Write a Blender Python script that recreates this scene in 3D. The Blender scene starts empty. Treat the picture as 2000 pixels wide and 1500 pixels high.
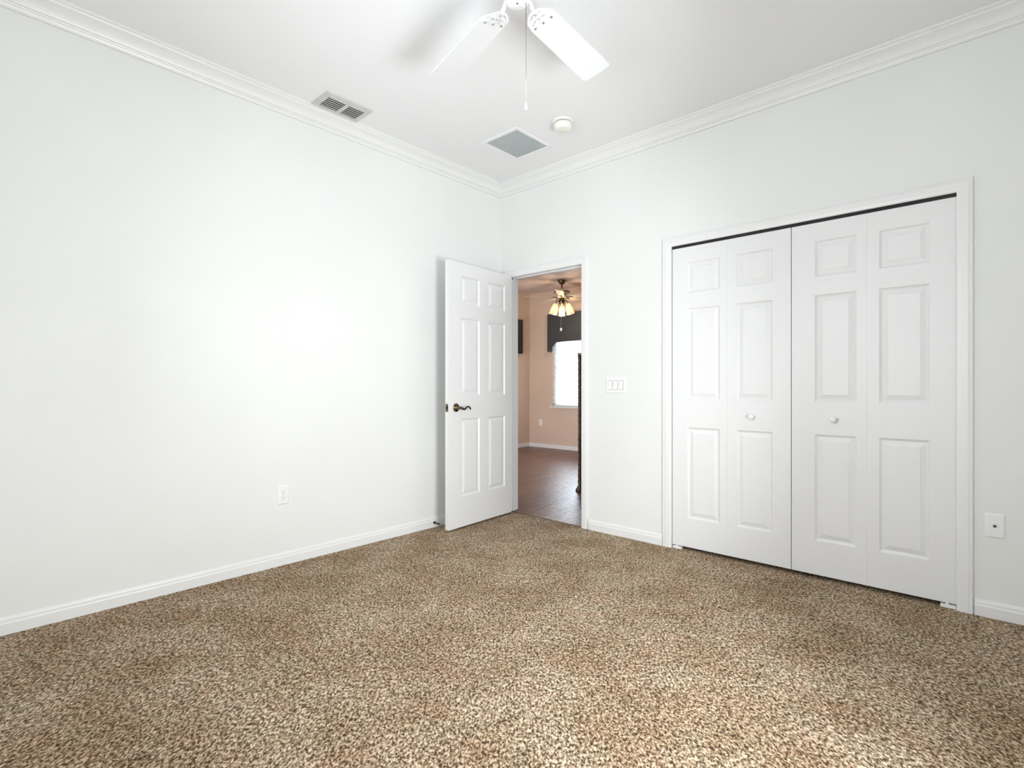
import bpy, bmesh, math, random
from mathutils import Vector, Matrix
R = math.radians
S = bpy.context.scene
C = S.collection

# ------------------------------------------------------------------ camera
cam_d = bpy.data.cameras.new('camera')
cam = bpy.data.objects.new('camera', cam_d); C.objects.link(cam)
cam.location = (3.212, -3.3609, 1.0917)
cam.rotation_euler = (R(90), 0, 0.7420)
cam_d.sensor_width = 36.0
cam_d.lens = 1024.02 / 2000 * 36
cam_d.shift_y = 5.34 / 2000
cam_d.clip_start = 0.02
S.camera = cam

# ------------------------------------------------------------------ view, world, daylight
S.view_settings.view_transform = 'Standard'
S.view_settings.look = 'None'
S.view_settings.gamma = 1.0
S.view_settings.use_curve_mapping = False
S.view_settings.exposure = 0.34

W = bpy.data.worlds.new('sky'); S.world = W; W.use_nodes = True
wb = W.node_tree.nodes['Background']
wb.inputs[0].default_value = (0.80, 0.90, 1.0, 1)
wb.inputs[1].default_value = 1.6

def area(name, loc, rot, sx, sy, power, col, spread=180):
    d = bpy.data.lights.new(name, 'AREA'); d.shape = 'RECTANGLE'
    d.size = sx; d.size_y = sy; d.energy = power; d.color = col; d.spread = R(spread)
    o = bpy.data.objects.new(name, d); C.objects.link(o)
    o.location = loc; o.rotation_euler = rot
    return o
H = 2.849          # ceiling height
XR, YR = 3.69, -3.66   # right wall, rear wall
# bedroom window in the right wall (daylight comes in here)
WY0, WY1, WZ0, WZ1 = -2.45, -1.50, 0.42, 1.52
area('window_daylight', (XR + 0.20, (WY0 + WY1) / 2, (WZ0 + WZ1) / 2), (0, R(90), 0), WZ1 - WZ0 + .1, WY1 - WY0 + .1, 87, (0.94, 0.975, 1.0))
# added rear-wall window, unseen: fill light for the closet wall
RX0, RX1, RZ0, RZ1 = 1.05, 2.95, 0.85, 2.25
area('rear_fill_light', ((RX0 + RX1) / 2, YR - 0.20, (RZ0 + RZ1) / 2), (R(90), 0, 0), RX1 - RX0, RZ1 - RZ0, 35, (0.94, 0.975, 1.0))
# next room: daylight through its window, fill light through an added unseen glass door
area('far_window_daylight', (-1.9, 4.36, 1.45), (R(-90), 0, 0), 1.3, 1.6, 60, (0.78, 0.89, 1.0))
area('hall_fill_light', (-1.5, -.12, 1.1), (R(90), 0, 0), 1.9, 2.1, 58, (0.95, 0.97, 1.0))

# ------------------------------------------------------------------ materials
def new_mat(name, col, rough=0.5, metal=0.0, **kw):
    m = bpy.data.materials.new(name); m.use_nodes = True
    b = m.node_tree.nodes['Principled BSDF']
    b.inputs['Base Color'].default_value = (*col, 1)
    b.inputs['Roughness'].default_value = rough
    b.inputs['Metallic'].default_value = metal
    for k, v in kw.items():
        b.inputs[k].default_value = v
    return m
def nodes(m): return m.node_tree.nodes, m.node_tree.links, m.node_tree.nodes['Principled BSDF']
def add_bump(m, scale, strength, dist, detail=3.0):
    n, l, b = nodes(m)
    tc = n.new('ShaderNodeTexCoord'); no = n.new('ShaderNodeTexNoise'); bu = n.new('ShaderNodeBump')
    no.inputs['Scale'].default_value = scale; no.inputs['Detail'].default_value = detail
    bu.inputs['Strength'].default_value = strength; bu.inputs['Distance'].default_value = dist
    l.new(tc.outputs['Object'], no.inputs['Vector']); l.new(no.outputs['Fac'], bu.inputs['Height'])
    l.new(bu.outputs['Normal'], b.inputs['Normal'])
def vary(m, c1, c2, scale, detail=2.0, lo=.35, hi=.65):
    n, l, b = nodes(m)
    tc = n.new('ShaderNodeTexCoord'); no = n.new('ShaderNodeTexNoise'); cr = n.new('ShaderNodeValToRGB')
    no.inputs['Scale'].default_value = scale; no.inputs['Detail'].default_value = detail
    cr.color_ramp.elements[0].color = (*c1, 1); cr.color_ramp.elements[1].color = (*c2, 1)
    cr.color_ramp.elements[0].position = lo; cr.color_ramp.elements[1].position = hi
    l.new(tc.outputs['Object'], no.inputs['Vector']); l.new(no.outputs['Fac'], cr.inputs['Fac'])
    l.new(cr.outputs['Color'], b.inputs['Base Color'])

M = {}
M['wall'] = new_mat('wall_paint', (0.83, 0.835, 0.815), 0.75); vary(M['wall'], (.815, .82, .80), (.84, .845, .825), 1.2); add_bump(M['wall'], 120, .08, .002)
M['ceiling'] = new_mat('ceiling_paint', (0.88, 0.88, 0.885), 0.85); add_bump(M['ceiling'], 60, .12, .003)
M['trim'] = new_mat('trim_gloss_white', (0.84, 0.84, 0.83), 0.35); add_bump(M['trim'], 30, .03, .002)
M['door'] = new_mat('door_satin_white', (0.83, 0.83, 0.825), 0.38); add_bump(M['door'], 90, .05, .001)
M['plastic'] = new_mat('white_plastic', (0.88, 0.88, 0.87), 0.35); vary(M['plastic'], (.87, .87, .86), (.89, .89, .88), 8)
M['cream'] = new_mat('cream_plastic', (0.86, 0.86, 0.80), 0.4); vary(M['cream'], (.85, .85, .78), (.87, .87, .81), 10)
M['slot'] = new_mat('dark_slot', (0.02, 0.02, 0.02), 0.7); vary(M['slot'], (.015, .015, .015), (.03, .03, .028), 10)
M['slot_grey'] = new_mat('grey_slot', (0.16, 0.15, 0.14), 0.7); vary(M['slot_grey'], (.14, .13, .12), (.18, .17, .16), 10)
M['fan'] = new_mat('fan_enamel_white', (0.88, 0.89, 0.90), 0.3); vary(M['fan'], (.87, .88, .89), (.89, .90, .91), 4)
M['brass'] = new_mat('antique_brass', (0.15, 0.11, 0.065), 0.25, 1.0); vary(M['brass'], (.06, .045, .028), (.26, .20, .12), 70)
M['steel'] = new_mat('dull_steel', (0.5, 0.5, 0.48), 0.35, 1.0); vary(M['steel'], (.45, .45, .43), (.55, .55, .53), 20)
M['vent'] = new_mat('vent_enamel', (0.62, 0.62, 0.60), 0.45); vary(M['vent'], (.59, .59, .57), (.65, .65, .63), 14)
M['filter'] = new_mat('grille_filter', (0.74, 0.78, 0.78), 0.9); vary(M['filter'], (.72, .76, .76), (.76, .80, .80), 12)
M['rubber'] = new_mat('black_rubber', (0.02, 0.02, 0.02), 0.6); vary(M['rubber'], (.015, .015, .015), (.03, .03, .03), 30)
M['peach'] = new_mat('peach_paint', (0.69, 0.535, 0.425), 0.75); vary(M['peach'], (.67, .52, .41), (.71, .55, .44), 1.0); add_bump(M['peach'], 80, .1, .002)
M['warm_ceiling'] = new_mat('hall_ceiling_lamp_tint', (0.66, 0.54, 0.48), 0.7); vary(M['warm_ceiling'], (.60, .47, .41), (.72, .60, .54), 1.6)  # reddish mottling paints in the streaky lamp light on this ceiling
M['valance'] = new_mat('charcoal_fabric', (0.05, 0.052, 0.058), 0.9); vary(M['valance'], (.042, .044, .05), (.058, .060, .067), 60); add_bump(M['valance'], 200, .3, .002)
M['screen'] = new_mat('tv_screen', (0.02, 0.022, 0.022), 0.15); vary(M['screen'], (.018, .02, .02), (.025, .028, .028), 3)
M['darkwood'] = new_mat('dark_carved_wood', (0.055, 0.028, 0.016), 0.35); vary(M['darkwood'], (.03, .015, .009), (.09, .045, .025), 14); add_bump(M['darkwood'], 90, .4, .004)
M['bronze'] = new_mat('aged_bronze', (0.13, 0.09, 0.055), 0.4, 0.7); vary(M['bronze'], (.10, .07, .04), (.17, .12, .07), 20)
M['creamblade'] = new_mat('washed_wood_blade', (0.72, 0.62, 0.45), 0.45); vary(M['creamblade'], (.66, .55, .38), (.78, .68, .52), 9)
M['blind'] = new_mat('blind_slat', (0.85, 0.88, 0.88), 0.5); vary(M['blind'], (.82, .86, .86), (.88, .90, .90), 10)
# daylight glows through thin vinyl slats
n, l, b = nodes(M['blind']); tr = n.new('ShaderNodeBsdfTranslucent'); tr.inputs[0].default_value = (.9, .95, .95, 1)
mx = n.new('ShaderNodeMixShader'); mx.inputs[0].default_value = .22
l.new(b.outputs[0], mx.inputs[1]); l.new(tr.outputs[0], mx.inputs[2]); l.new(mx.outputs[0], n['Material Output'].inputs[0])
# window panes: clear with a little reflection
M['pane'] = bpy.data.materials.new('clear_pane'); M['pane'].use_nodes = True
n = M['pane'].node_tree.nodes; l = M['pane'].node_tree.links; n.remove(n['Principled BSDF'])
t = n.new('ShaderNodeBsdfTransparent'); g = n.new('ShaderNodeBsdfGlossy'); g.inputs['Roughness'].default_value = .02
lw = n.new('ShaderNodeFresnel'); lw.inputs[0].default_value = 1.3; mx = n.new('ShaderNodeMixShader')
l.new(lw.outputs[0], mx.inputs[0]); l.new(t.outputs[0], mx.inputs[1]); l.new(g.outputs[0], mx.inputs[2]); l.new(mx.outputs[0], n['Material Output'].inputs[0])
# glass lamp shades, lit bulb
M['shade'] = new_mat('frosted_shade', (0.95, 0.85, 0.62), 0.3); vary(M['shade'], (.9, .8, .55), (.97, .88, .68), 40)
n, l, b = nodes(M['shade']); tr = n.new('ShaderNodeBsdfTranslucent'); tr.inputs[0].default_value = (.85, .70, .45, 1)
tp = n.new('ShaderNodeBsdfTransparent')
mx = n.new('ShaderNodeMixShader'); mx.inputs[0].default_value = .5; mx2 = n.new('ShaderNodeMixShader'); mx2.inputs[0].default_value = .3
l.new(b.outputs[0], mx.inputs[1]); l.new(tr.outputs[0], mx.inputs[2]); l.new(mx.outputs[0], mx2.inputs[1]); l.new(tp.outputs[0], mx2.inputs[2]); l.new(mx2.outputs[0], n['Material Output'].inputs[0])
M['bulb'] = new_mat('lit_bulb', (1, .9, .7), 0.3)
n, l, b = nodes(M['bulb']); b.inputs['Emission Color'].default_value = (1, .80, .48, 1); b.inputs['Emission Strength'].default_value = 2.2

# carpet: multi-tone frieze
m = M['carpet'] = new_mat('frieze_carpet', (.4, .3, .2), 0.95); n, l, b = nodes(m)
b.inputs['Specular IOR Level'].default_value = 0.1
tc = n.new('ShaderNodeTexCoord')
warp = n.new('ShaderNodeTexNoise'); warp.inputs['Scale'].default_value = 60; warp.inputs['Detail'].default_value = 1
l.new(tc.outputs['Object'], warp.inputs['Vector'])
vm = n.new('ShaderNodeVectorMath'); vm.operation = 'MULTIPLY_ADD'; vm.inputs[1].default_value = (.014, .014, .014)
l.new(warp.outputs['Color'], vm.inputs[0]); l.new(tc.outputs['Object'], vm.inputs[2])
sp = n.new('ShaderNodeTexNoise'); sp.inputs['Scale'].default_value = 115; sp.inputs['Detail'].default_value = 2.2; sp.inputs['Roughness'].default_value = .65
trn = n.new('ShaderNodeMapping'); trn.inputs['Rotation'].default_value = (0, 0, R(-42)); nap = n.new('ShaderNodeMapping'); nap.inputs['Scale'].default_value = (1.15, .66, 1)   # the pile lies brushed one way
l.new(vm.outputs[0], trn.inputs['Vector']); l.new(trn.outputs[0], nap.inputs['Vector']); l.new(nap.outputs[0], sp.inputs['Vector'])
cr = n.new('ShaderNodeValToRGB'); e = cr.color_ramp.elements
e[0].position = .38; e[0].color = (.075, .05, .032, 1); e[1].position = .65; e[1].color = (.77, .655, .54, 1)
for p, c in ((.44, (.205, .147, .098)), (.50, (.34, .255, .178)), (.565, (.51, .405, .30))):
    x = e.new(p); x.color = (*c, 1)
l.new(sp.outputs['Fac'], cr.inputs['Fac'])
# trodden patches, slightly different tones
pt = n.new('ShaderNodeTexNoise'); pt.inputs['Scale'].default_value = 3.2; pt.inputs['Detail'].default_value = 3
l.new(tc.outputs['Object'], pt.inputs['Vector'])
pr = n.new('ShaderNodeValToRGB'); pr.color_ramp.elements[0].position = .38; pr.color_ramp.elements[0].color = (.86, .80, .72, 1)
pr.color_ramp.elements[1].position = .62; pr.color_ramp.elements[1].color = (1.08, 1.08, 1.06, 1)
l.new(pt.outputs['Fac'], pr.inputs['Fac'])
mu = n.new('ShaderNodeMixRGB'); mu.blend_type = 'MULTIPLY'; mu.inputs[0].default_value = 1
l.new(cr.outputs[0], mu.inputs[1]); l.new(pr.outputs[0], mu.inputs[2])
p2 = n.new('ShaderNodeTexNoise'); p2.inputs['Scale'].default_value = 8; p2.inputs['Detail'].default_value = 2; l.new(tc.outputs['Object'], p2.inputs['Vector'])
r2 = n.new('ShaderNodeValToRGB'); r2.color_ramp.elements[0].position = .36; r2.color_ramp.elements[0].color = (.98, 1.0, .96, 1)
r2.color_ramp.elements[1].position = .64; r2.color_ramp.elements[1].color = (1.04, .98, .94, 1); l.new(p2.outputs['Fac'], r2.inputs['Fac'])
m2 = n.new('ShaderNodeMixRGB'); m2.blend_type = 'MULTIPLY'; m2.inputs[0].default_value = 1
l.new(mu.outputs[0], m2.inputs[1]); l.new(r2.outputs[0], m2.inputs[2]); l.new(m2.outputs[0], b.inputs['Base Color'])
bu = n.new('ShaderNodeBump'); bu.inputs['Strength'].default_value = .9; bu.inputs['Distance'].default_value = .006
l.new(sp.outputs['Fac'], bu.inputs['Height']); l.new(bu.outputs[0], b.inputs['Normal'])

# dark wood planks running in y
m = M['planks'] = new_mat('hall_planks', (.1, .04, .025), 0.34); n, l, b = nodes(m)
tc = n.new('ShaderNodeTexCoord'); mp = n.new('ShaderNodeMapping'); mp.inputs['Rotation'].default_value = (0, 0, R(90))
l.new(tc.outputs['Object'], mp.inputs['Vector'])
bk = n.new('ShaderNodeTexBrick'); bk.inputs['Scale'].default_value = 1; bk.inputs['Brick Width'].default_value = 1.2; bk.inputs['Row Height'].default_value = .125
bk.inputs['Mortar Size'].default_value = .002; bk.inputs['Color1'].default_value = (.115, .048, .030, 1); bk.inputs['Color2'].default_value = (.19, .085, .055, 1)
bk.inputs['Mortar'].default_value = (.02, .008, .005, 1)
l.new(mp.outputs[0], bk.inputs['Vector'])
mp2 = n.new('ShaderNodeMapping'); mp2.inputs['Scale'].default_value = (14, 1.2, 1); l.new(tc.outputs['Object'], mp2.inputs['Vector'])
gr = n.new('ShaderNodeTexNoise'); gr.inputs['Scale'].default_value = 3; gr.inputs['Detail'].default_value = 5; l.new(mp2.outputs[0], gr.inputs['Vector'])
mu = n.new('ShaderNodeMixRGB'); mu.blend_type = 'OVERLAY'; mu.inputs[0].default_value = .7
l.new(bk.outputs[0], mu.inputs[1]); l.new(gr.outputs['Fac'], mu.inputs[2]); l.new(mu.outputs[0], b.inputs['Base Color'])
bu = n.new('ShaderNodeBump'); bu.inputs['Strength'].default_value = .6; bu.inputs['Distance'].default_value = .008
l.new(gr.outputs['Fac'], bu.inputs['Height']); l.new(bu.outputs[0], b.inputs['Normal'])

# ------------------------------------------------------------------ mesh helpers
def tag(o, label, cat, group=None, kind=None):
    o['label'] = label; o['category'] = cat
    if group: o['group'] = group
    if kind: o['kind'] = kind
    return o
def obj(name, bm, mat, parent=None, smooth=False, loc=None, bevel=0):
    bmesh.ops.recalc_face_normals(bm, faces=bm.faces)
    me = bpy.data.meshes.new(name); bm.to_mesh(me); bm.free()
    for mm in (mat if isinstance(mat, (list, tuple)) else [mat]): me.materials.append(mm)
    if smooth:
        for p in me.polygons: p.use_smooth = True
    o = bpy.data.objects.new(name, me); C.objects.link(o)
    if parent: o.parent = parent
    if loc: o.location = loc
    if bevel:
        md = o.modifiers.new('bevel', 'BEVEL'); md.width = bevel; md.segments = 2; md.limit_method = 'ANGLE'
    return o
def empty(name, loc=(0, 0, 0), rz=0):
    o = bpy.data.objects.new(name, None); C.objects.link(o); o.location = loc; o.rotation_euler = (0, 0, rz)
    o.empty_display_size = .05
    return o
def box(bm, x0, x1, y0, y1, z0, z1, mi=0):
    v = [bm.verts.new(p) for p in ((x0,y0,z0),(x1,y0,z0),(x1,y1,z0),(x0,y1,z0),(x0,y0,z1),(x1,y0,z1),(x1,y1,z1),(x0,y1,z1))]
    fs = []
    for f in ((0,3,2,1),(4,5,6,7),(0,1,5,4),(1,2,6,5),(2,3,7,6),(3,0,4,7)):
        q = bm.faces.new([v[i] for i in f]); q.material_index = mi; fs.append(q)
    return v
def B(*a):
    bm = bmesh.new()
    for x in (a if isinstance(a[0], (tuple, list)) else [a]): box(bm, *x)
    return bm
def lathe(prof, seg=32, bm=None, axis='z', org=(0, 0, 0), cap=True):
    bm = bm or bmesh.new(); rings = []
    for r, z in prof:
        ring = []
        for i in range(seg):
            a = 2*math.pi*i/seg; p = (r*math.cos(a), r*math.sin(a), z)
            if axis == 'y': p = (p[0], p[2], p[1])
            if axis == 'x': p = (p[2], p[0], p[1])
            ring.append(bm.verts.new((p[0]+org[0], p[1]+org[1], p[2]+org[2])))
        rings.append(ring)
    for a, b_ in zip(rings, rings[1:]):
        for i in range(seg):
            bm.faces.new((a[i], a[(i+1) % seg], b_[(i+1) % seg], b_[i]))
    if cap:
        bm.faces.new(rings[0]); bm.faces.new(rings[-1])
    return bm
def tube(pts, rad, seg=10, bm=None):
    bm = bm or bmesh.new(); pts = [Vector(p) for p in pts]; rings = []
    rads = rad if isinstance(rad, (list, tuple)) else [rad]*len(pts)
    up = Vector((0, 0, 1))
    for i, p in enumerate(pts):
        t = (pts[min(i+1, len(pts)-1)] - pts[max(i-1, 0)]).normalized()
        u = t.cross(up)
        if u.length < 1e-3: u = t.cross(Vector((1, 0, 0)))
        u.normalize(); w = t.cross(u)
        rings.append([bm.verts.new(p + rads[i]*(math.cos(a)*u + math.sin(a)*w)) for a in (2*math.pi*k/seg for k in range(seg))])
    for a, b_ in zip(rings, rings[1:]):
        for i in range(seg): bm.faces.new((a[i], a[(i+1) % seg], b_[(i+1) % seg], b_[i]))
    bm.faces.new(rings[0]); bm.faces.new(rings[-1])
    return bm
def sweep(prof, ends):
    """prof: closed list of 2-d points; ends: two functions mapping a profile point to 3-d."""
    bm = bmesh.new(); A, Z = ([bm.verts.new(f(*p)) for p in prof] for f in ends); k = len(prof)
    for i in range(k): bm.faces.new((A[i], A[(i+1) % k], Z[(i+1) % k], Z[i]))
    bm.faces.new(A); bm.faces.new(Z)
    return bm
def holed_wall(bm, u0, u1, z0, z1, holes, mk):
    """boxes filling a wall rectangle around holes (ua, ub, za, zb); mk(u0,u1,z0,z1) adds a box"""
    us = sorted({u0, u1, *[h[0] for h in holes], *[h[1] for h in holes]})
    for a, b_ in zip(us, us[1:]):
        hs = sorted([h for h in holes if h[0] <= a and h[1] >= b_], key=lambda h: h[2]); z = z0
        for h in hs:
            if h[2] > z: mk(a, b_, z, h[2])
            z = h[3]
        if z < z1: mk(a, b_, z, z1)

# ------------------------------------------------------------------ the bedroom shell
DL, DR, DH = 0.092, 0.870, 2.045      # doorway
CL, CR_, CH = 1.600, 3.086, 2.046     # closet opening
T = 0.12
bm = bmesh.new(); holed_wall(bm, -T, XR+T, 0, H, [(DL-.015, DR+.015, 0, DH+.015), (CL-.012, CR_+.012, 0, CH+.012)], lambda a, b_, c, d: box(bm, a, b_, 0, T, c, d))
tag(obj('wall_back', bm, M['wall']), 'off-white painted wall holding the doorway and the folding closet doors', 'wall', kind='structure')
tag(obj('wall_left', B(-T, 0, YR, 0, 0, H), M['wall']), 'long bare off-white wall on the left behind the open door', 'wall', kind='structure')
bm = bmesh.new(); holed_wall(bm, YR, 0, 0, H, [(WY0, WY1, WZ0, WZ1)], lambda a, b_, c, d: box(bm, XR, XR+T, a, b_, c, d))
tag(obj('wall_right', bm, M['wall']), 'off-white wall with the bedroom window to the right of the camera', 'wall', kind='structure')
bm = bmesh.new(); holed_wall(bm, -T, XR+T, 0, H, [(RX0, RX1, RZ0, RZ1)], lambda a, b_, c, d: box(bm, a, b_, YR-T, YR, c, d))
tag(obj('wall_rear', bm, M['wall']), 'off-white wall behind the camera with an added fill window', 'wall', kind='structure')
tag(obj('ceiling', B(-T, XR+T, YR-T, T, H, H+.1), M['ceiling']), 'flat white bedroom ceiling with fan, vents and smoke alarm', 'ceiling', kind='structure')
bm = bmesh.new(); box(bm, -T, XR+T, YR-T, .02, -.06, 0); box(bm, CL-.25, CR_+.25, .02, .85, -.06, -.001)
tag(obj('floor', bm, M['carpet']), 'beige and brown speckled frieze carpet covering the bedroom', 'floor', kind='structure')
# closet interior
bm = B((CL-.26, CL-.24, T, .80, 0, 2.5), (CR_+.24, CR_+.26, T, .80, 0, 2.5), (CL-.26, CR_+.26, .80, .82, 0, 2.5), (CL-.26, CR_+.26, T, .82, 2.5, 2.52))
tag(obj('wall_closet', bm, M['wall']), 'dark inside of the closet showing above the folding doors', 'wall', kind='structure')

# crown mouldings, mitred in the corner  (d = distance from wall, q = drop from ceiling)
cp = [(0, 0), (.101, 0), (.101, .009), (.097, .012), (.088, .013), (.085, .018), (.079, .022), (.068, .026), (.058, .032), (.048, .041),
      (.040, .052), (.034, .062), (.025, .064), (.023, .068), (.016, .070), (.012, .078), (.012, .087), (0, .087)]
f = lambda d, q: (d, YR + d, H - q)
tag(obj('trim_1', sweep(cp, (f, lambda d, q: (d, -d, H - q))), M['trim']), 'white crown moulding along the top of the left wall', 'moulding', kind='structure')
tag(obj('trim_2', sweep(cp, (lambda d, q: (d, -d, H - q), lambda d, q: (XR - d, -d, H - q))), M['trim']), 'white crown moulding above the closet and doorway wall', 'moulding', kind='structure')
tag(obj('trim_3', sweep(cp, (lambda d, q: (XR-d, -d, H - q), lambda d, q: (XR-d, YR+d, H - q))), M['trim']), 'white crown moulding above the window wall', 'moulding', kind='structure')
# baseboards
bp = [(0, 0), (.014, 0), (.014, .048), (.0125, .052), (.0095, .055), (.0095, .064), (.007, .071), (.003, .0755), (0, .077)]
tag(obj('baseboard_left', sweep(bp, (lambda d, z: (d, YR+d, z), lambda d, z: (d, -d, z))), M['trim']), 'low white baseboard at the foot of the long left wall', 'baseboard', kind='structure')
tag(obj('baseboard_back', sweep(bp, (lambda d, z: (.932, -d, z), lambda d, z: (1.540, -d, z))), M['trim']), 'short white baseboard between doorway and closet', 'baseboard', kind='structure')
tag(obj('baseboard_right', sweep(bp, (lambda d, z: (3.148, -d, z), lambda d, z: (XR, -d, z))), M['trim']), 'white baseboard to the right of the closet', 'baseboard', kind='structure')

# casings: profile across the width (w from the opening outward, thickness t)
kp = [(0, 0), (0, .009), (.004, .012), (.018, .0145), (.042, .0155), (.050, .013), (.055, .0155), (.060, .014), (.062, 0)]
def casing(name, x0, x1, zt, label, w=.062):
    s = w/.062; bm = bmesh.new()
    P = [(x0, 0, -1, 0), (x0, zt, -1, 1), (x1, zt, 1, 1), (x1, 0, 1, 0)]
    rings = [[bm.verts.new((px + sx*a*s, -t_, pz + sz*a*s)) for a, t_ in kp] for px, pz, sx, sz in P]
    k = len(kp)
    for r0, r1 in zip(rings, rings[1:]):
        for i in range(k): bm.faces.new((r0[i], r0[(i+1) % k], r1[(i+1) % k], r1[i]))
    bm.faces.new(rings[0]); bm.faces.new(rings[-1])
    return tag(obj(name, bm, M['trim']), label, 'door casing', kind='structure')
casing('trim_4', DL-.004, DR-.004, DH-.004, 'white casing around the open bedroom doorway', .058)
casing('trim_5', CL+.005, CR_-.004, CH-.005, 'white casing framing the folding closet doors')
# jambs
bm = B((DL-.015, DL, 0, T, 0, DH), (DR, DR+.015, 0, T, 0, DH), (DL-.015, DR+.015, 0, T, DH, DH+.015),
       (DL, DL+.011, .042, .075, 0, DH), (DR-.011, DR, .042, .075, 0, DH), (DL, DR, .042, .075, DH-.011, DH))
tag(obj('trim_6', bm, M['trim']), 'white jamb and door stop lining the bedroom doorway', 'door jamb', kind='structure')
bm = B((CL-.012, CL, 0, T, 0, CH), (CR_, CR_+.012, 0, T, 0, CH), (CL-.012, CR_+.012, 0, T, CH, CH+.012))
tag(obj('trim_7', bm, M['trim']), 'white jamb lining the closet opening', 'door jamb', kind='structure')

# daylight window beside the camera, added fill window behind it
def window_frame(name, along, c, a0, a1, z0, z1, label):
    e_ = empty(name); tag(e_, label, 'window', kind='structure')
    def bx(a, b_, z, w, d0, d1):
        return (d0, d1, a, b_, z, w) if along == 'y' else (a, b_, d0, d1, z, w)
    d0, d1 = c
    fr = .04; zm = (z0+z1)/2
    obj('window_frame', B(bx(a0, a0+fr, z0, z1, d0, d1), bx(a1-fr, a1, z0, z1, d0, d1), bx(a0, a1, z0, z0+fr, d0, d1), bx(a0, a1, z1-fr, z1, d0, d1), bx(a0, a1, zm-.02, zm+.02, d0, d1)), M['trim'], e_)
    dm = (d0+d1)/2
    obj('pane', B(bx(a0+fr, a1-fr, z0+fr, z1-fr, dm-.003, dm+.003)), M['pane'], e_)
    return e_
window_frame('window_1', 'y', (XR+.05, XR+.09), WY0, WY1, WZ0, WZ1, 'white framed sash window in the right wall beside the camera')
window_frame('window_2_added', 'x', (YR-.09, YR-.05), RX0, RX1, RZ0, RZ1, 'added white framed fill window, unseen behind the camera')

# ------------------------------------------------------------------ panel doors
def panel_slab(w, z0, z1, th, rects, back=True):
    """slab in local coords: x 0..w, front face at y=0 looking to -y, back at y=th"""
    bm = bmesh.new()
    xs = sorted({0, w, *[r[0] for r in rects], *[r[1] for r in rects]}); zs = sorted({z0, z1, *[r[2] for r in rects], *[r[3] for r in rects]})
    def side(y, s):
        cache = {}
        def V(x, z, dy=0):
            k = (round(x, 5), round(z, 5), round(dy, 5))
            if k not in cache: cache[k] = bm.verts.new((x, y + s*dy, z))
            return cache[k]
        for a, b_ in zip(xs, xs[1:]):
            for c, d in zip(zs, zs[1:]):
                r = next((r for r in rects if r[0] <= a+1e-6 and r[1] >= b_-1e-6 and r[2] <= c+1e-6 and r[3] >= d-1e-6), None)
                if r is None: bm.faces.new((V(a, c), V(b_, c), V(b_, d), V(a, d)))
        for r in rects:
            # outline follows the grid so that edges are shared
            gx = [x for x in xs if r[0] <= x <= r[1]]; gz = [z for z in zs if r[2] <= z <= r[3]]
            rings = [[(r[0]+i, r[2]+i), (r[1]-i, r[2]+i), (r[1]-i, r[3]-i), (r[0]+i, r[3]-i)] for i in (0, .005, .010, .014, .036, .039)]
            deps = (0, .0045, .0085, .0095, .0030, .0015)
            for (A, da), (Z_, dz) in zip(zip(rings, deps), list(zip(rings, deps))[1:]):
                for i in range(4):
                    j = (i+1) % 4
                    bm.faces.new((V(*A[i], da), V(*A[j], da), V(*Z_[j], dz), V(*Z_[i], dz)))
            bm.faces.new([V(*p, deps[-1]) for p in rings[-1]])
        return V
    Vf = side(0, 1)
    if back: Vb = side(th, -1)
    else:
        cb = {}
        def Vb(x, z, dy=0):
            k = (round(x, 5), round(z, 5))
            if k not in cb: cb[k] = bm.verts.new((x, th, z))
            return cb[k]
        for a, b_ in zip(xs, xs[1:]):
            for c, d in zip(zs, zs[1:]): bm.faces.new((Vb(a, c), Vb(b_, c), Vb(b_, d), Vb(a, d)))
    for a, b_ in zip(xs, xs[1:]):
        for z in (z0, z1): bm.faces.new((Vf(a, z), Vf(b_, z), Vb(b_, z), Vb(a, z)))
    for c, d in zip(zs, zs[1:]):
        for x in (0, w): bm.faces.new((Vf(x, c), Vf(x, d), Vb(x, d), Vb(x, c)))
    return bm
ROWS = ((.217, .821), (1.007, 1.613), (1.717, 1.920))
def knob(parent, x, z):
    return obj('knob', lathe([(.0001, 0), (.011, 0), (.009, .004), (.008, .010), (.012, .014), (.0165, .019), (.0175, .025), (.0155, .030), (.009, .0335), (.0001, .0345)], 24, axis='y'), M['plastic'], parent, True, loc=(x, 0, z))
def closet_door(name, x0, x1, seam, p1, p2, kx, brx, label):
    root = empty(name, (x0, .006, 0)); tag(root, label, 'closet door', 'bifold closet doors', 'structure')
    for a, b_, p in ((x0, seam-.0002, p1), (seam+.0002, x1, p2)):
        rects = [(p[0]-a, p[1]-a, c, d) for c, d in ROWS]
        o = obj('door_leaf', panel_slab(b_-a, .023, 2.0235, .030, rects, back=False), M['door'], root, loc=(a-x0, 0, 0))
    k = obj('knob', lathe([(.0001, 0), (.011, 0), (.009, -.004), (.008, -.010), (.012, -.014), (.0165, -.019), (.0175, -.025), (.0155, -.030), (.009, -.0335), (.0001, -.0345)], 24, axis='y'), M['plastic'], root, True, loc=(kx-x0, 0, .908))
    obj('pivot_bracket', B((brx-x0, brx-x0+.06, -.004, .02, 0.0, .016), (brx-x0+.02, brx-x0+.032, .0, .012, .014, .024)), M['plastic'], root)
    return root
closet_door('door_2', 1.606, 2.3415, 1.974, (1.712, 1.926), (2.030, 2.241), 2.124, 1.610, 'left pair of white folding closet doors with a round knob')
closet_door('door_3', 2.3455, 3.0815, 2.714, (2.465, 2.667), (2.768, 2.979), 2.560, 3.020, 'right pair of white folding closet doors with a round knob')
tk = tag(obj('closet_track', B((CL+.002, CR_-.002, .012, .030, CH-.020, CH-.001)), M['slot']), 'dark metal track in the gap above the folding closet doors', 'door track')

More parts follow.
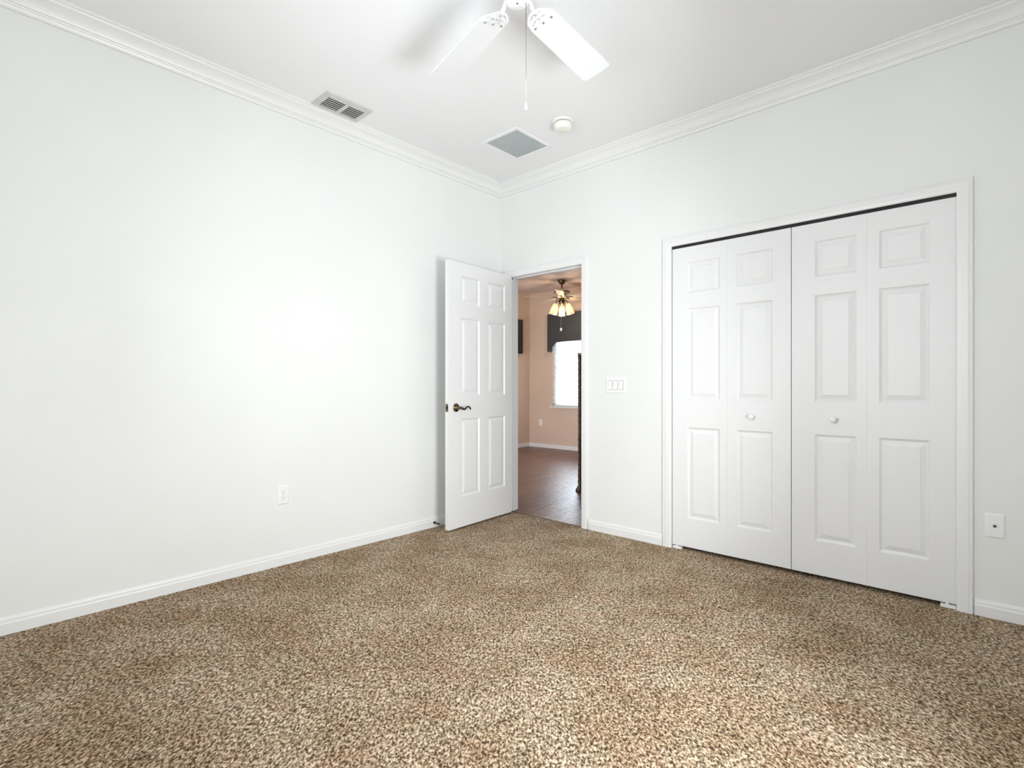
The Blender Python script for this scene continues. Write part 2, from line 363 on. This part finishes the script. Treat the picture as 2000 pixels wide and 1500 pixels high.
# bedroom door, open against the left wall
DW = .762
door = empty('door_1', (.155, -.032, 0), 0)
tag(door, 'white six-panel bedroom door standing open beside the left wall', 'door', kind='structure')
ang = math.atan2(-.7922+.032, .2129-.155)      # direction hinge -> free edge
door.rotation_euler = (0, 0, ang)
# local x runs from the hinge to the free edge; local +y looks to the room (camera) side -> front face must look to +y
c0, c1, c2, c3 = .762-.672, .762-.451, .762-.350, .762-.135
rects = [(c0, c1, a, b_) for a, b_ in ((.248, .846), (1.026, 1.622), (1.730, 1.945))] + [(c2, c3, a, b_) for a, b_ in ((.248, .846), (1.026, 1.622), (1.730, 1.945))]
bm = panel_slab(DW, .014, 2.046, .035, rects, True)
bmesh.ops.transform(bm, matrix=Matrix.Translation((0, -.035, 0)), verts=bm.verts)
obj('door_leaf', bm, M['door'], door)
zl = .933; xl = DW-.080
h = obj('lever_handle', lathe([(.0001, 0), (.0325, 0), (.0325, .003), (.028, .008), (.018, .010), (.012, .013), (.0105, .030), (.0115, .046), (.009, .050), (.0001, .051)], 28, axis='y', org=(xl, 0, zl)), M['brass'], door, True)
h['label'] = 'curved antique brass lever handle'
bm = tube([(xl+.004, .043, zl-.001), (xl-.010, .046, zl+.001), (xl-.028, .047, zl-.010), (xl-.048, .047, zl-.013), (xl-.066, .047, zl+.001), (xl-.085, .047, zl+.008), (xl-.101, .047, zl+.002), (xl-.110, .047, zl-.012), (xl-.108, .047, zl-.020)],
          [.009, .0095, .0085, .007, .0062, .006, .0065, .007, .005], 12)
obj('lever', bm, M['brass'], h, True)
hb = obj('lever_handle', lathe([(.0001, -.035), (.0325, -.035), (.0325, -.038), (.026, -.045), (.012, -.048), (.0105, -.065), (.0115, -.078), (.0001, -.080)], 24, axis='y', org=(xl, 0, zl)), M['brass'], door, True)
obj('lever', tube([(xl, -.073, zl), (xl-.03, -.076, zl-.010), (xl-.066, -.076, zl+.001), (xl-.1, -.076, zl)], [.009, .008, .006, .006], 10), M['brass'], hb, True)
lp = obj('latch_plate', B((DW-.0005, DW+.0018, -.030, -.004, zl-.029, zl+.029)), M['brass'], door)
obj('latch_bolt', B((DW+.0010, DW+.010, -.023, -.011, zl-.007, zl+.007)), M['brass'], lp)
for zh in (.22, 1.03, 1.84):
    obj('hinge', lathe([(.0001, zh-.045), (.006, zh-.045), (.006, zh+.045), (.0001, zh+.045)], 12, org=(-.006, -.038, 0)), M['brass'], door, True)

# ------------------------------------------------------------------ small wall fittings
def plate(root, axis, w, h, t=.006):
    """cover plate with rounded face; axis 'x': lies on wall x=0 looking +x, 'y': on wall y=0 looking -y"""
    bm = bmesh.new()
    for (i, d0, d1) in ((0, 0, t*.5), ):
        pass
    rings = []
    for ins, d in ((0, 0), (0, t*.45), (.003, t*.85), (.006, t)):
        a, b_ = w/2-ins, h/2-ins
        pts = [(-a, -b_), (a, -b_), (a, b_), (-a, b_)]
        rings.append([bm.verts.new((d, p[0], p[1]) if axis == 'x' else (p[0], -d, p[1])) for p in pts])
    for A, Z_ in zip(rings, rings[1:]):
        for i in range(4): bm.faces.new((A[i], A[(i+1) % 4], Z_[(i+1) % 4], Z_[i]))
    bm.faces.new(rings[0]); bm.faces.new(rings[-1])
    return obj('cover_plate', bm, M['plastic'], root)
def outlet(root):
    plate(root, 'x', .070, .115)
    for s in (-1, 1):
        z = s*.0195
        r_ = obj('socket', lathe([(.0001, .005), (.0165, .005), (.0165, .0075), (.0155, .008), (.0001, .008)], 24, axis='x', org=(0, 0, z)), M['plastic'], root)
        obj('slot', B((.0078, .0086, -.0075, -.0055, z-.001, z+.007), (.0078, .0086, .0055, .0075, z-.001, z+.007), (.0078, .0086, -.002, .002, z-.011, z-.007)), M['slot_grey'], r_)
    obj('screw', lathe([(.0001, .0055), (.003, .0055), (.0028, .0068), (.0001, .007)], 12, axis='x'), M['steel'], root)
o = tag(empty('wall_outlet', (0, -1.939, .429)), 'white double electrical outlet low on the left wall', 'outlet'); outlet(o)

o = tag(empty('light_switch', (1.169, 0, 1.1035)), 'white triple rocker light switch between doorway and closet', 'light switch')
plate(o, 'y', .168, .117)
for k in (-1, 0, 1):
    x = k*.046
    fr = obj('switch_bezel', B((x-.0175, x+.0175, -.0068, -.004, -.0345, .0345)), M['slot_grey'], o)
    bm = bmesh.new()
    pts = [(-.0055, -.0325), (-.0105, -.0325), (-.0072, 0), (-.0085, .0325), (-.0055, .0325)]
    A = [bm.verts.new((x-.0158, y_, z_)) for y_, z_ in pts]; Z_ = [bm.verts.new((x+.0158, y_, z_)) for y_, z_ in pts]
    for i in range(5): bm.faces.new((A[i], A[(i+1) % 5], Z_[(i+1) % 5], Z_[i]))
    bm.faces.new(A); bm.faces.new(Z_); obj('rocker', bm, M['plastic'], o)

o = tag(empty('cable_jack', (3.2195, 0, .4365)), 'white cable jack plate low on the wall right of the closet', 'wall plate')
plate(o, 'y', .070, .113)
j = obj('connector', lathe([(.0001, -.005), (.0075, -.005), (.0075, -.0085), (.0048, -.009), (.0048, -.016), (.0001, -.016)], 16, axis='y'), M['steel'], o, True)
obj('connector_core', lathe([(.0001, -.0155), (.0040, -.0155), (.0040, -.0168), (.0001, -.0168)], 12, axis='y'), M['slot'], j)
for s in (-1, 1): obj('screw', lathe([(.0001, -.0055), (.003, -.0055), (.0028, -.0066), (.0001, -.0068)], 12, axis='y', org=(0, 0, s*.042)), M['plastic'], o)

# spring door stop on the left baseboard
o = tag(empty('door_stop', (.0140, -.765, .036)), 'small dark door stop on the left baseboard by the open door', 'door stop')
obj('base', lathe([(.0001, 0), (.012, 0), (.012, .003), (.007, .007), (.0001, .007)], 16, axis='x'), M['rubber'], o, True)
pts = [(.007+.045*i/90, .0045*math.cos(i*.95), .0045*math.sin(i*.95)) for i in range(91)]
obj('spring', tube(pts, .0013, 6), M['bronze'], o, True)
obj('tip', lathe([(.0001, .050), (.0065, .050), (.0065, .060), (.004, .063), (.0001, .063)], 14, axis='x'), M['rubber'], o, True)

# ------------------------------------------------------------------ ceiling fittings
# air register: long side along the left wall
o = tag(empty('air_register', (0, 0, H)), 'white louvred air vent on the ceiling beside the left crown moulding', 'air vent')
x0, x1, y0, y1 = .104, .306, -1.810, -1.500
fr = bmesh.new()
ix0, ix1 = .128, .250
iy = ((-1.772, -1.656), (-1.634, -1.526))
def fb(a, b_, c, d, z=-.008): box(fr, a, b_, c, d, z, 0)
fb(x0, ix0, y0, y1); fb(ix1, x1, y0, y1); fb(ix0, ix1, y0, iy[0][0]); fb(ix0, ix1, iy[0][1], iy[1][0]); fb(ix0, ix1, iy[1][1], y1)
obj('frame', fr, M['vent'], o, bevel=.002)
obj('duct_dark_sheet', B((ix0-.004, ix1+.004, iy[0][0]-.004, iy[1][1]+.004, -.0012, -.0004)), M['slot'], o)  # near-black sheet stands for the shade inside the duct
for a, b_ in iy:
    for k in range(5):
        x = ix0 + .019 + k*.0215
        bm = bmesh.new(); w_ = .0105; ca, sa = math.cos(R(-12)), math.sin(R(-12))
        vs = []
        for (u, t_) in ((-w_/2, -.0006), (w_/2, -.0006), (w_/2, .0006), (-w_/2, .0006)):
            vs.append((x + u*ca - t_*sa, -.0060 + u*sa*.8 + t_*ca))
        A = [bm.verts.new((p[0], a, p[1])) for p in vs]; Z_ = [bm.verts.new((p[0], b_, p[1])) for p in vs]
        for i in range(4): bm.faces.new((A[i], A[(i+1) % 4], Z_[(i+1) % 4], Z_[i]))
        bm.faces.new(A); bm.faces.new(Z_); obj('louvre', bm, M['vent'], o)
# return air grille
o = tag(empty('return_grille', (0, 0, H)), 'square grey return air grille on the ceiling near the doorway', 'air vent')
x0, x1, y0, y1 = .502, .846, -.732, -.346; w_ = .026
obj('frame', B((x0, x0+w_, y0, y1, -.008, 0), (x1-w_, x1, y0, y1, -.008, 0), (x0+w_, x1-w_, y0, y0+w_, -.008, 0), (x0+w_, x1-w_, y1-w_, y1, -.008, 0)), M['ceiling'], o, bevel=.003)
obj('filter', B((x0+w_, x1-w_, y0+w_, y1-w_, -.0015, -.0003)), M['filter'], o)
bm = bmesh.new()
nf = 26
for k in range(nf):
    y = y0+w_ + (k+.5)*(y1-y0-2*w_)/nf
    vs = [(y-.0045, -.0070), (y-.0037, -.0076), (y+.0045, -.0022), (y+.0037, -.0016)]
    A = [bm.verts.new((x0+w_, p[0], p[1])) for p in vs]; Z_ = [bm.verts.new((x1-w_, p[0], p[1])) for p in vs]
    for i in range(4): bm.faces.new((A[i], A[(i+1) % 4], Z_[(i+1) % 4], Z_[i]))
    bm.faces.new(A); bm.faces.new(Z_)
lv = obj('louvres', bm, M['filter'], o)
# smoke alarm
o = tag(empty('smoke_alarm', (1.115, -.577, H)), 'round cream smoke alarm on the ceiling near the closet wall', 'smoke alarm')
obj('base', lathe([(.0001, 0), (.068, 0), (.070, -.004), (.070, -.010), (.064, -.013), (.0001, -.013)], 40), M['plastic'], o, True)
obj('sensor_housing', lathe([(.0001, -.019), (.0575, -.019), (.0600, -.024), (.058, -.044), (.053, -.056), (.044, -.061), (.0001, -.062)], 40), M['cream'], o, True)
obj('neck', lathe([(.0001, -.012), (.052, -.012), (.052, -.0195), (.0001, -.0195)], 32), M['slot_grey'], o)
obj('test_button', lathe([(.0001, -.061), (.012, -.061), (.011, -.0645), (.0001, -.065)], 20, org=(.012, .012, 0)), M['cream'], o, True)

# ------------------------------------------------------------------ bedroom ceiling fan
FX, FY, FZ = 1.842, -1.836, 2.62
fan = tag(empty('ceiling_fan', (FX, FY, H)), 'white five-blade ceiling fan with a pull chain in the bedroom', 'ceiling fan')
z = FZ - H
obj('canopy', lathe([(.0001, 0), (.085, 0), (.085, -.012), (.070, -.035), (.045, -.050), (.0001, -.050)], 40), M['fan'], fan, True)
obj('motor_housing', lathe([(.0001, -.048), (.060, -.050), (.098, -.066), (.110, -.085), (.112, -.130), (.105, -.165), (.080, -.188), (.060, -.196), (.0001, -.196)], 48), M['fan'], fan, True)
cb = -(H-2.590)
sw = obj('switch_housing', lathe([(.0001, -.176), (.052, -.178), (.052, -.186), (.046, -.192), (.0455, cb+.014), (.044, cb+.005), (.038, cb+.0006), (.0001, cb)], 40), M['fan'], fan, True)
obj('center_screw', lathe([(.0001, cb+.001), (.0035, cb+.001), (.0035, cb-.0012), (.0001, cb-.0012)], 12), M['slot'], sw)
# pull chain
import_pos = Vector((3.212, -3.3609)) + 2.045*(Vector((-math.sin(.742), math.cos(.742))) + .0268*Vector((math.cos(.742), math.sin(.742))))
chx, chy = import_pos.x - FX, import_pos.y - FY
ch = obj('pull_chain', tube([(chx*.8, chy*.8, cb+.010), (chx, chy, cb+.006), (chx, chy, cb-.03), (chx, chy, 2.495-H)], .0011, 8), M['bronze'], fan, True)
ch2 = obj('pull_cord', tube([(chx, chy, 2.497-H), (chx, chy, 2.20-H)], .0009, 8), M['steel'], fan, True)
obj('pull_bell', lathe([(.0001, .0), (.0022, .0), (.0035, -.006), (.0055, -.016), (.0060, -.024), (.0045, -.031), (.0001, -.033)], 16, org=(chx, chy, 2.203-H)), M['plastic'], ch2, True)
def blade_mesh(r0, r1, w0, w1, th, pitch):
    bm = bmesh.new(); out = []
    # rounded root
    for k in range(9):
        a = R(90 + 180*k/8); out.append((r0 + w0*.42 + w0*.42*math.cos(a), w0/2*math.sin(a)))
    cr_ = .012
    tip = [(r1-cr_, -w1/2), (r1-cr_*.3, -w1/2+cr_*.3), (r1, -w1/2+cr_), (r1+.004, 0), (r1, w1/2-cr_), (r1-cr_*.3, w1/2-cr_*.3), (r1-cr_, w1/2)]
    pts = out + tip
    ca, sa = math.cos(pitch), math.sin(pitch)
    top = [bm.verts.new((x, y*ca - th/2*sa, y*sa + th/2*ca)) for x, y in pts]; bot = [bm.verts.new((x, y*ca + th/2*sa, y*sa - th/2*ca)) for x, y in pts]
    bm.faces.new(top); bm.faces.new(bot[::-1]); k = len(pts)
    for i in range(k): bm.faces.new((top[i], bot[i], bot[(i+1) % k], top[(i+1) % k]))
    return bm
PITCH = R(-11)     # the clockwise side of each blade is the higher one
def iron_mesh(pitch):
    """blade iron: neck from the motor, scalloped plate with openings under the blade root"""
    bm = bmesh.new(); ca, sa = math.cos(pitch), math.sin(pitch)
    def P(x, y, dz=0): return (x, y*ca, y*sa + dz)
    # neck
    tube([(.045, 0, .030), (.070, 0, .027), (.095, 0, .008), (.118, 0, -.002)], [.011, .010, .009, .008], 10, bm)
    # ring segments: outer scalloped rim and three fingers, leaving openings
    def bar(p, q_, w, t=.005, dz=-.006):
        a = Vector((q_[0]-p[0], q_[1]-p[1])); nrm = Vector((-a.y, a.x)).normalized()*w/2
        cs = [(p[0]+nrm.x, p[1]+nrm.y), (q_[0]+nrm.x, q_[1]+nrm.y), (q_[0]-nrm.x, q_[1]-nrm.y), (p[0]-nrm.x, p[1]-nrm.y)]
        T_ = [bm.verts.new(P(x, y, dz+t/2)) for x, y in cs]; Bm = [bm.verts.new(P(x, y, dz-t/2)) for x, y in cs]
        bm.faces.new(T_); bm.faces.new(Bm[::-1])
        for i in range(4): bm.faces.new((T_[i], Bm[i], Bm[(i+1) % 4], T_[(i+1) % 4]))
    cx_ = .152; rr = .043
    prev = None
    for k in range(25):
        a = R(95 + 170*k/24); rad = rr + .004*math.cos(3*(a-math.pi))
        p = (cx_ + rad*math.cos(a), rad*1.25*math.sin(a))
        if prev: bar(prev, p, .010)
        prev = p
    for s in (-1, 0, 1):
        bar((.112, 0), (cx_+.030, s*.042), .012)
        bar((cx_+.020, s*.042), (cx_+.036, s*.042), .018)
    bar((cx_-.004, -.050), (cx_-.004, .050), .008)
    return bm
for k in range(5):
    th = R(94.5 + 72*k)
    b_ = obj('blade', blade_mesh(.125, .640, .128, .146, .006, PITCH), M['fan'], fan, loc=(0, 0, z))
    b_.rotation_euler = (0, 0, th)
    i_ = obj('blade_iron', iron_mesh(PITCH), M['fan'], b_)
    for s in (-1, 0, 1):
        y_ = s*.042
        obj('screw', lathe([(.0001, -.0105), (.004, -.0105), (.004, -.008), (.0001, -.008)], 8, org=(.180, y_*math.cos(PITCH), y_*math.sin(PITCH))), M['steel'], b_)

# ------------------------------------------------------------------ the room beyond the doorway
HX0, HX1, HY0, HY1 = -3.10, 3.30, T, 4.00
H2 = 2.795
FWX0, FWX1, FWZ0, FWZ1 = -2.565, -1.25, .745, 2.20
tag(obj('floor_hall', B(HX0-T, HX1+T, .02, HY1+T, -.06, -.004), M['planks']), 'glossy reddish brown plank floor seen through the doorway', 'floor', kind='structure')
bm = bmesh.new(); holed_wall(bm, HX0-T, HX1+T, 0, H, [(FWX0, FWX1, FWZ0, FWZ1)], lambda a, b2, c, d: box(bm, a, b2, HY1, HY1+T, c, d))
tag(obj('wall_hall_far', bm, M['peach']), 'peach wall with the blind-covered window beyond the doorway', 'wall', kind='structure')
tag(obj('wall_hall_left', B(HX0-T, HX0, HY0, HY1, 0, H), M['peach']), 'peach side wall carrying the television beyond the doorway', 'wall', kind='structure')
bm = bmesh.new(); holed_wall(bm, HY0, HY1, 0, H, [], lambda a, b2, c, d: box(bm, HX1, HX1+T, a, b2, c, d))
tag(obj('wall_hall_right', bm, M['peach']), 'peach side wall of the next room hidden to the right', 'wall', kind='structure')
# the hall side of the wall between the rooms
bm = bmesh.new(); holed_wall(bm, HX0-T, HX1+T, 0, H, [(HX0-T, -T, 0, H), (DL-.015, DR+.015, 0, DH+.015), (CL-.30, HX1+T, 0, H)], lambda a, b2, c, d: box(bm, a, b2, T, T+.01, c, d))
holed_wall(bm, HX0-T, -T, 0, H, [(-2.45, -.55, 0.02, 2.10)], lambda a, b2, c, d: box(bm, a, b2, 0, T+.01, c, d))
tag(obj('wall_hall_near', bm, M['peach']), 'peach side of the wall between bedroom and next room', 'wall', kind='structure')
tag(obj('ceiling_hall', B(HX0-T, HX1+T, T, HY1+T, H2, H+.1), M['warm_ceiling']), 'warm toned ceiling of the next room above its fan', 'ceiling', kind='structure')
tag(obj('baseboard_hall', B((HX0, HX1, HY1-.014, HY1, -.004, .062), (HX0, HX0+.014, T+.02, HY1-.014, -.004, .062)), M['trim']), 'thin white baseboard along the peach walls beyond the doorway', 'baseboard', kind='structure')
tag(obj('threshold_strip', B(DL+.001, DR-.001, .016, .034, -.003, .003), M['bronze'], bevel=.002), 'thin dark metal strip where carpet meets the plank floor', 'threshold strip')
# far window
wn = tag(empty('window_3'), 'bright window with closed white blinds in the peach wall', 'window', kind='structure')
fr_ = .045; d0, d1 = HY1+.06, HY1+.10; zm = 1.45
obj('window_frame', B((FWX0, FWX0+fr_, d0, d1, FWZ0, FWZ1), (FWX1-fr_, FWX1, d0, d1, FWZ0, FWZ1), (FWX0, FWX1, d0, d1, FWZ0, FWZ0+fr_), (FWX0, FWX1, d0, d1, FWZ1-fr_, FWZ1)), M['trim'], wn)
obj('pane', B((FWX0+fr_, FWX1-fr_, HY1+.078, HY1+.084, FWZ0+fr_, FWZ1-fr_)), M['pane'], wn)
obj('window_sill', B((FWX0-.03, FWX1+.03, HY1-.035, HY1+.06, FWZ0-.025, FWZ0)), M['trim'], wn)
bl = tag(empty('window_blind', (FWX0, HY1+.03, 0)), 'white horizontal slat blind glowing in the window beyond the doorway', 'blind')
bm = bmesh.new(); k = 0; zz = FWZ0+.03
while zz < FWZ1-.02:
    vs = [(-.020, zz-.009), (.020, zz+.009), (.020, zz+.0105), (-.020, zz-.0075)]
    A = [bm.verts.new((.010, p[0], p[1])) for p in vs]; Z_ = [bm.verts.new((FWX1-FWX0-.010, p[0], p[1])) for p in vs]
    for i in range(4): bm.faces.new((A[i], A[(i+1) % 4], Z_[(i+1) % 4], Z_[i]))
    bm.faces.new(A); bm.faces.new(Z_); zz += .030
obj('slats', bm, M['blind'], bl)
obj('bottom_rail', B((.008, FWX1-FWX0-.008, -.018, .018, FWZ0+.004, FWZ0+.020)), M['trim'], bl)
obj('headrail', B((.006, FWX1-FWX0-.006, -.022, .022, FWZ1-.04, FWZ1-.002)), M['trim'], bl)
obj('cord', tube([(.09, -.028, FWZ1-.05), (.09, -.028, 1.32)], .002, 6), M['slot_grey'], bl)
# valance
va = tag(empty('window_valance', (-2.585, HY1, 0)), 'charcoal fabric valance with angled lower edge above the far window', 'valance')
bm = bmesh.new(); Lw = 1.36
out = [(0, 1.705), (.185, 1.862), (.30, 1.872), (Lw/2, 1.872), (Lw-.30, 1.872), (Lw-.185, 1.862), (Lw, 1.705), (Lw, 2.365), (0, 2.365)]
A = [bm.verts.new((x, -.115, zz)) for x, zz in out]; Z_ = [bm.verts.new((x, -.095, zz)) for x, zz in out]
bm.faces.new(A); bm.faces.new(Z_[::-1])
for i in range(len(out)): bm.faces.new((A[i], Z_[i], Z_[(i+1) % len(out)], A[(i+1) % len(out)]))
obj('front_board', bm, M['valance'], va)
obj('side_return', B((0, .02, -.095, 0, 1.705, 2.365)), M['valance'], va)
obj('side_return', B((Lw-.02, Lw, -.095, 0, 1.705, 2.365)), M['valance'], va)
obj('top_board', B((.02, Lw-.02, -.095, 0, 2.345, 2.365)), M['valance'], va)
# added glass door, unseen, so that light fills the next room
gd = tag(empty('door_4_added'), 'added white framed glass door, unseen, letting fill light into the next room', 'glass door', kind='structure')
obj('door_frame', B((-2.45, -2.40, .03, .07, .02, 2.10), (-.60, -.55, .03, .07, .02, 2.10), (-1.525, -1.475, .03, .07, .02, 2.10), (-2.45, -.55, .03, .07, 2.05, 2.10), (-2.45, -.55, .03, .07, .02, .08)), M['trim'], gd)
obj('pane', B((-2.40, -.60, .047, .053, .08, 2.05)), M['pane'], gd)
# far outlet
o = tag(empty('wall_outlet', (-2.83, HY1, .445), R(-90)), 'small white outlet on the peach wall below and left of the window', 'outlet'); outlet(o)
# television on the left wall
tv = tag(empty('wall_television', (HX0, 3.20, 1.99)), 'flat black television mounted high on the peach side wall', 'television')
obj('screen', B((.086, .090, -.50, .50, -.285, .285)), M['screen'], tv)
obj('housing', B((.055, .086, -.525, .525, -.305, .305)), M['rubber'], tv, bevel=.004)
obj('wall_bracket', B((0, .055, -.12, .12, -.12, .12)), M['steel'], tv)
# carved cabinet just past the doorway
cab = tag(empty('carved_cabinet', (.004, 1.17, -.004)), 'dark carved wood cabinet edge showing beside the right doorway casing', 'cabinet')
obj('body', B((.0, .95, .02, .42, .09, 1.425)), M['darkwood'], cab, bevel=.004)
obj('top', B((-.012, .965, .0, .44, 1.425, 1.45)), M['darkwood'], cab, bevel=.006)
prof = [(.0001, 0), (.040, 0), (.047, .012), (.036, .03), (.018, .065), (.024, .095)]
zz = .10
random.seed(4)
while zz < 1.40:
    prof += [(.019, zz), (.023, zz+.014), (.016, zz+.030), (.021, zz+.045)]; zz += .062
prof += [(.022, 1.425), (.0001, 1.425)]
for px_ in (.010, .94): obj('turned_post', lathe(prof, 16, org=(px_, .012, 0)), M['darkwood'], cab, True)
for px_ in (.03, .90): obj('foot', lathe([(.0001, 0), (.03, 0), (.036, .02), (.02, .05), (.028, .09), (.0001, .09)], 16, org=(px_, .38, 0)), M['darkwood'], cab, True)
for a, b_ in ((.05, .46), (.49, .90)):
    dd = obj('cabinet_door', B((a, b_, .006, .02, .14, 1.385)), M['darkwood'], cab, bevel=.003)
    obj('raised_panel', B((a+.07, b_-.07, -.002, .006, .22, 1.26)), M['darkwood'], dd, bevel=.006)

# ceiling fan with lamps in the next room
LX, LY = -1.86, 3.35
f2 = tag(empty('ceiling_fan', (LX, LY, H2)), 'bronze and cream ceiling fan with lit glass shades beyond the doorway', 'ceiling fan')
obj('canopy', lathe([(.0001, 0), (.068, 0), (.066, -.02), (.045, -.055), (.018, -.075), (.0001, -.075)], 28), M['bronze'], f2, True)
obj('downrod', lathe([(.0001, -.07), (.011, -.07), (.011, -.150), (.0001, -.150)], 12), M['bronze'], f2, True)
obj('motor_housing', lathe([(.0001, -.140), (.040, -.140), (.075, -.155), (.115, -.170), (.125, -.185), (.122, -.200), (.085, -.215), (.075, -.245), (.095, -.262), (.060, -.285), (.0001, -.285)], 32), M['creamblade'], f2, True)
obj('motor_band', lathe([(.118, -.186), (.128, -.188), (.130, -.196), (.122, -.206)], 32, cap=False), M['bronze'], f2, True)
for k in range(5):
    b_ = obj('blade', blade_mesh(.15, .60, .10, .135, .007, R(-13)), M['creamblade'], f2, loc=(0, 0, -.270)); b_.rotation_euler = (0, 0, R(15 + 72*k))
    obj('blade_iron', B((.06, .19, -.012, .012, -.012, -.004)), M['bronze'], b_)
obj('light_fitter', lathe([(.0001, -.28), (.030, -.285), (.042, -.300), (.050, -.330), (.045, -.370), (.022, -.395), (.0001, -.400)], 24), M['brass'], f2, True)
for k in range(3):
    a = R(7 + 120*k); ca, sa = math.cos(a), math.sin(a)
    arm = obj('lamp_arm', tube([(.03*ca, .03*sa, -.345), (.075*ca, .075*sa, -.335), (.105*ca, .105*sa, -.355), (.11*ca, .11*sa, -.385)], .008, 8), M['brass'], f2, True)
    sh = obj('glass_shade', lathe([(.020, 0), (.032, -.012), (.050, -.050), (.056, -.100), (.055, -.140), (.066, -.170)], 20, cap=False), M['shade'], f2, True, loc=(.108*ca, .108*sa, -.385))
    sh.rotation_euler = (R(-18)*sa*-1, R(-18)*ca, 0)
    obj('bulb', lathe([(.0001, -.025), (.012, -.028), (.016, -.045), (.027, -.070), (.027, -.085), (.016, -.100), (.0001, -.104)], 14), M['bulb'], sh, True)
c2 = obj('pull_chain', tube([(.0, -.02, -.395), (.0, -.02, -.775)], .0018, 6), M['steel'], f2, True)
obj('pull_bead', lathe([(.0001, -.770), (.014, -.776), (.020, -.795), (.014, -.814), (.0001, -.820)], 12, org=(0, -.02, 0)), M['plastic'], c2, True)
ld = bpy.data.lights.new('fan_lamp_glow', 'POINT'); ld.energy = 9; ld.color = (1, .78, .54); ld.shadow_soft_size = .09
lo = bpy.data.objects.new('fan_lamp_glow', ld); C.objects.link(lo); lo.location = (LX, LY, H2-.56)
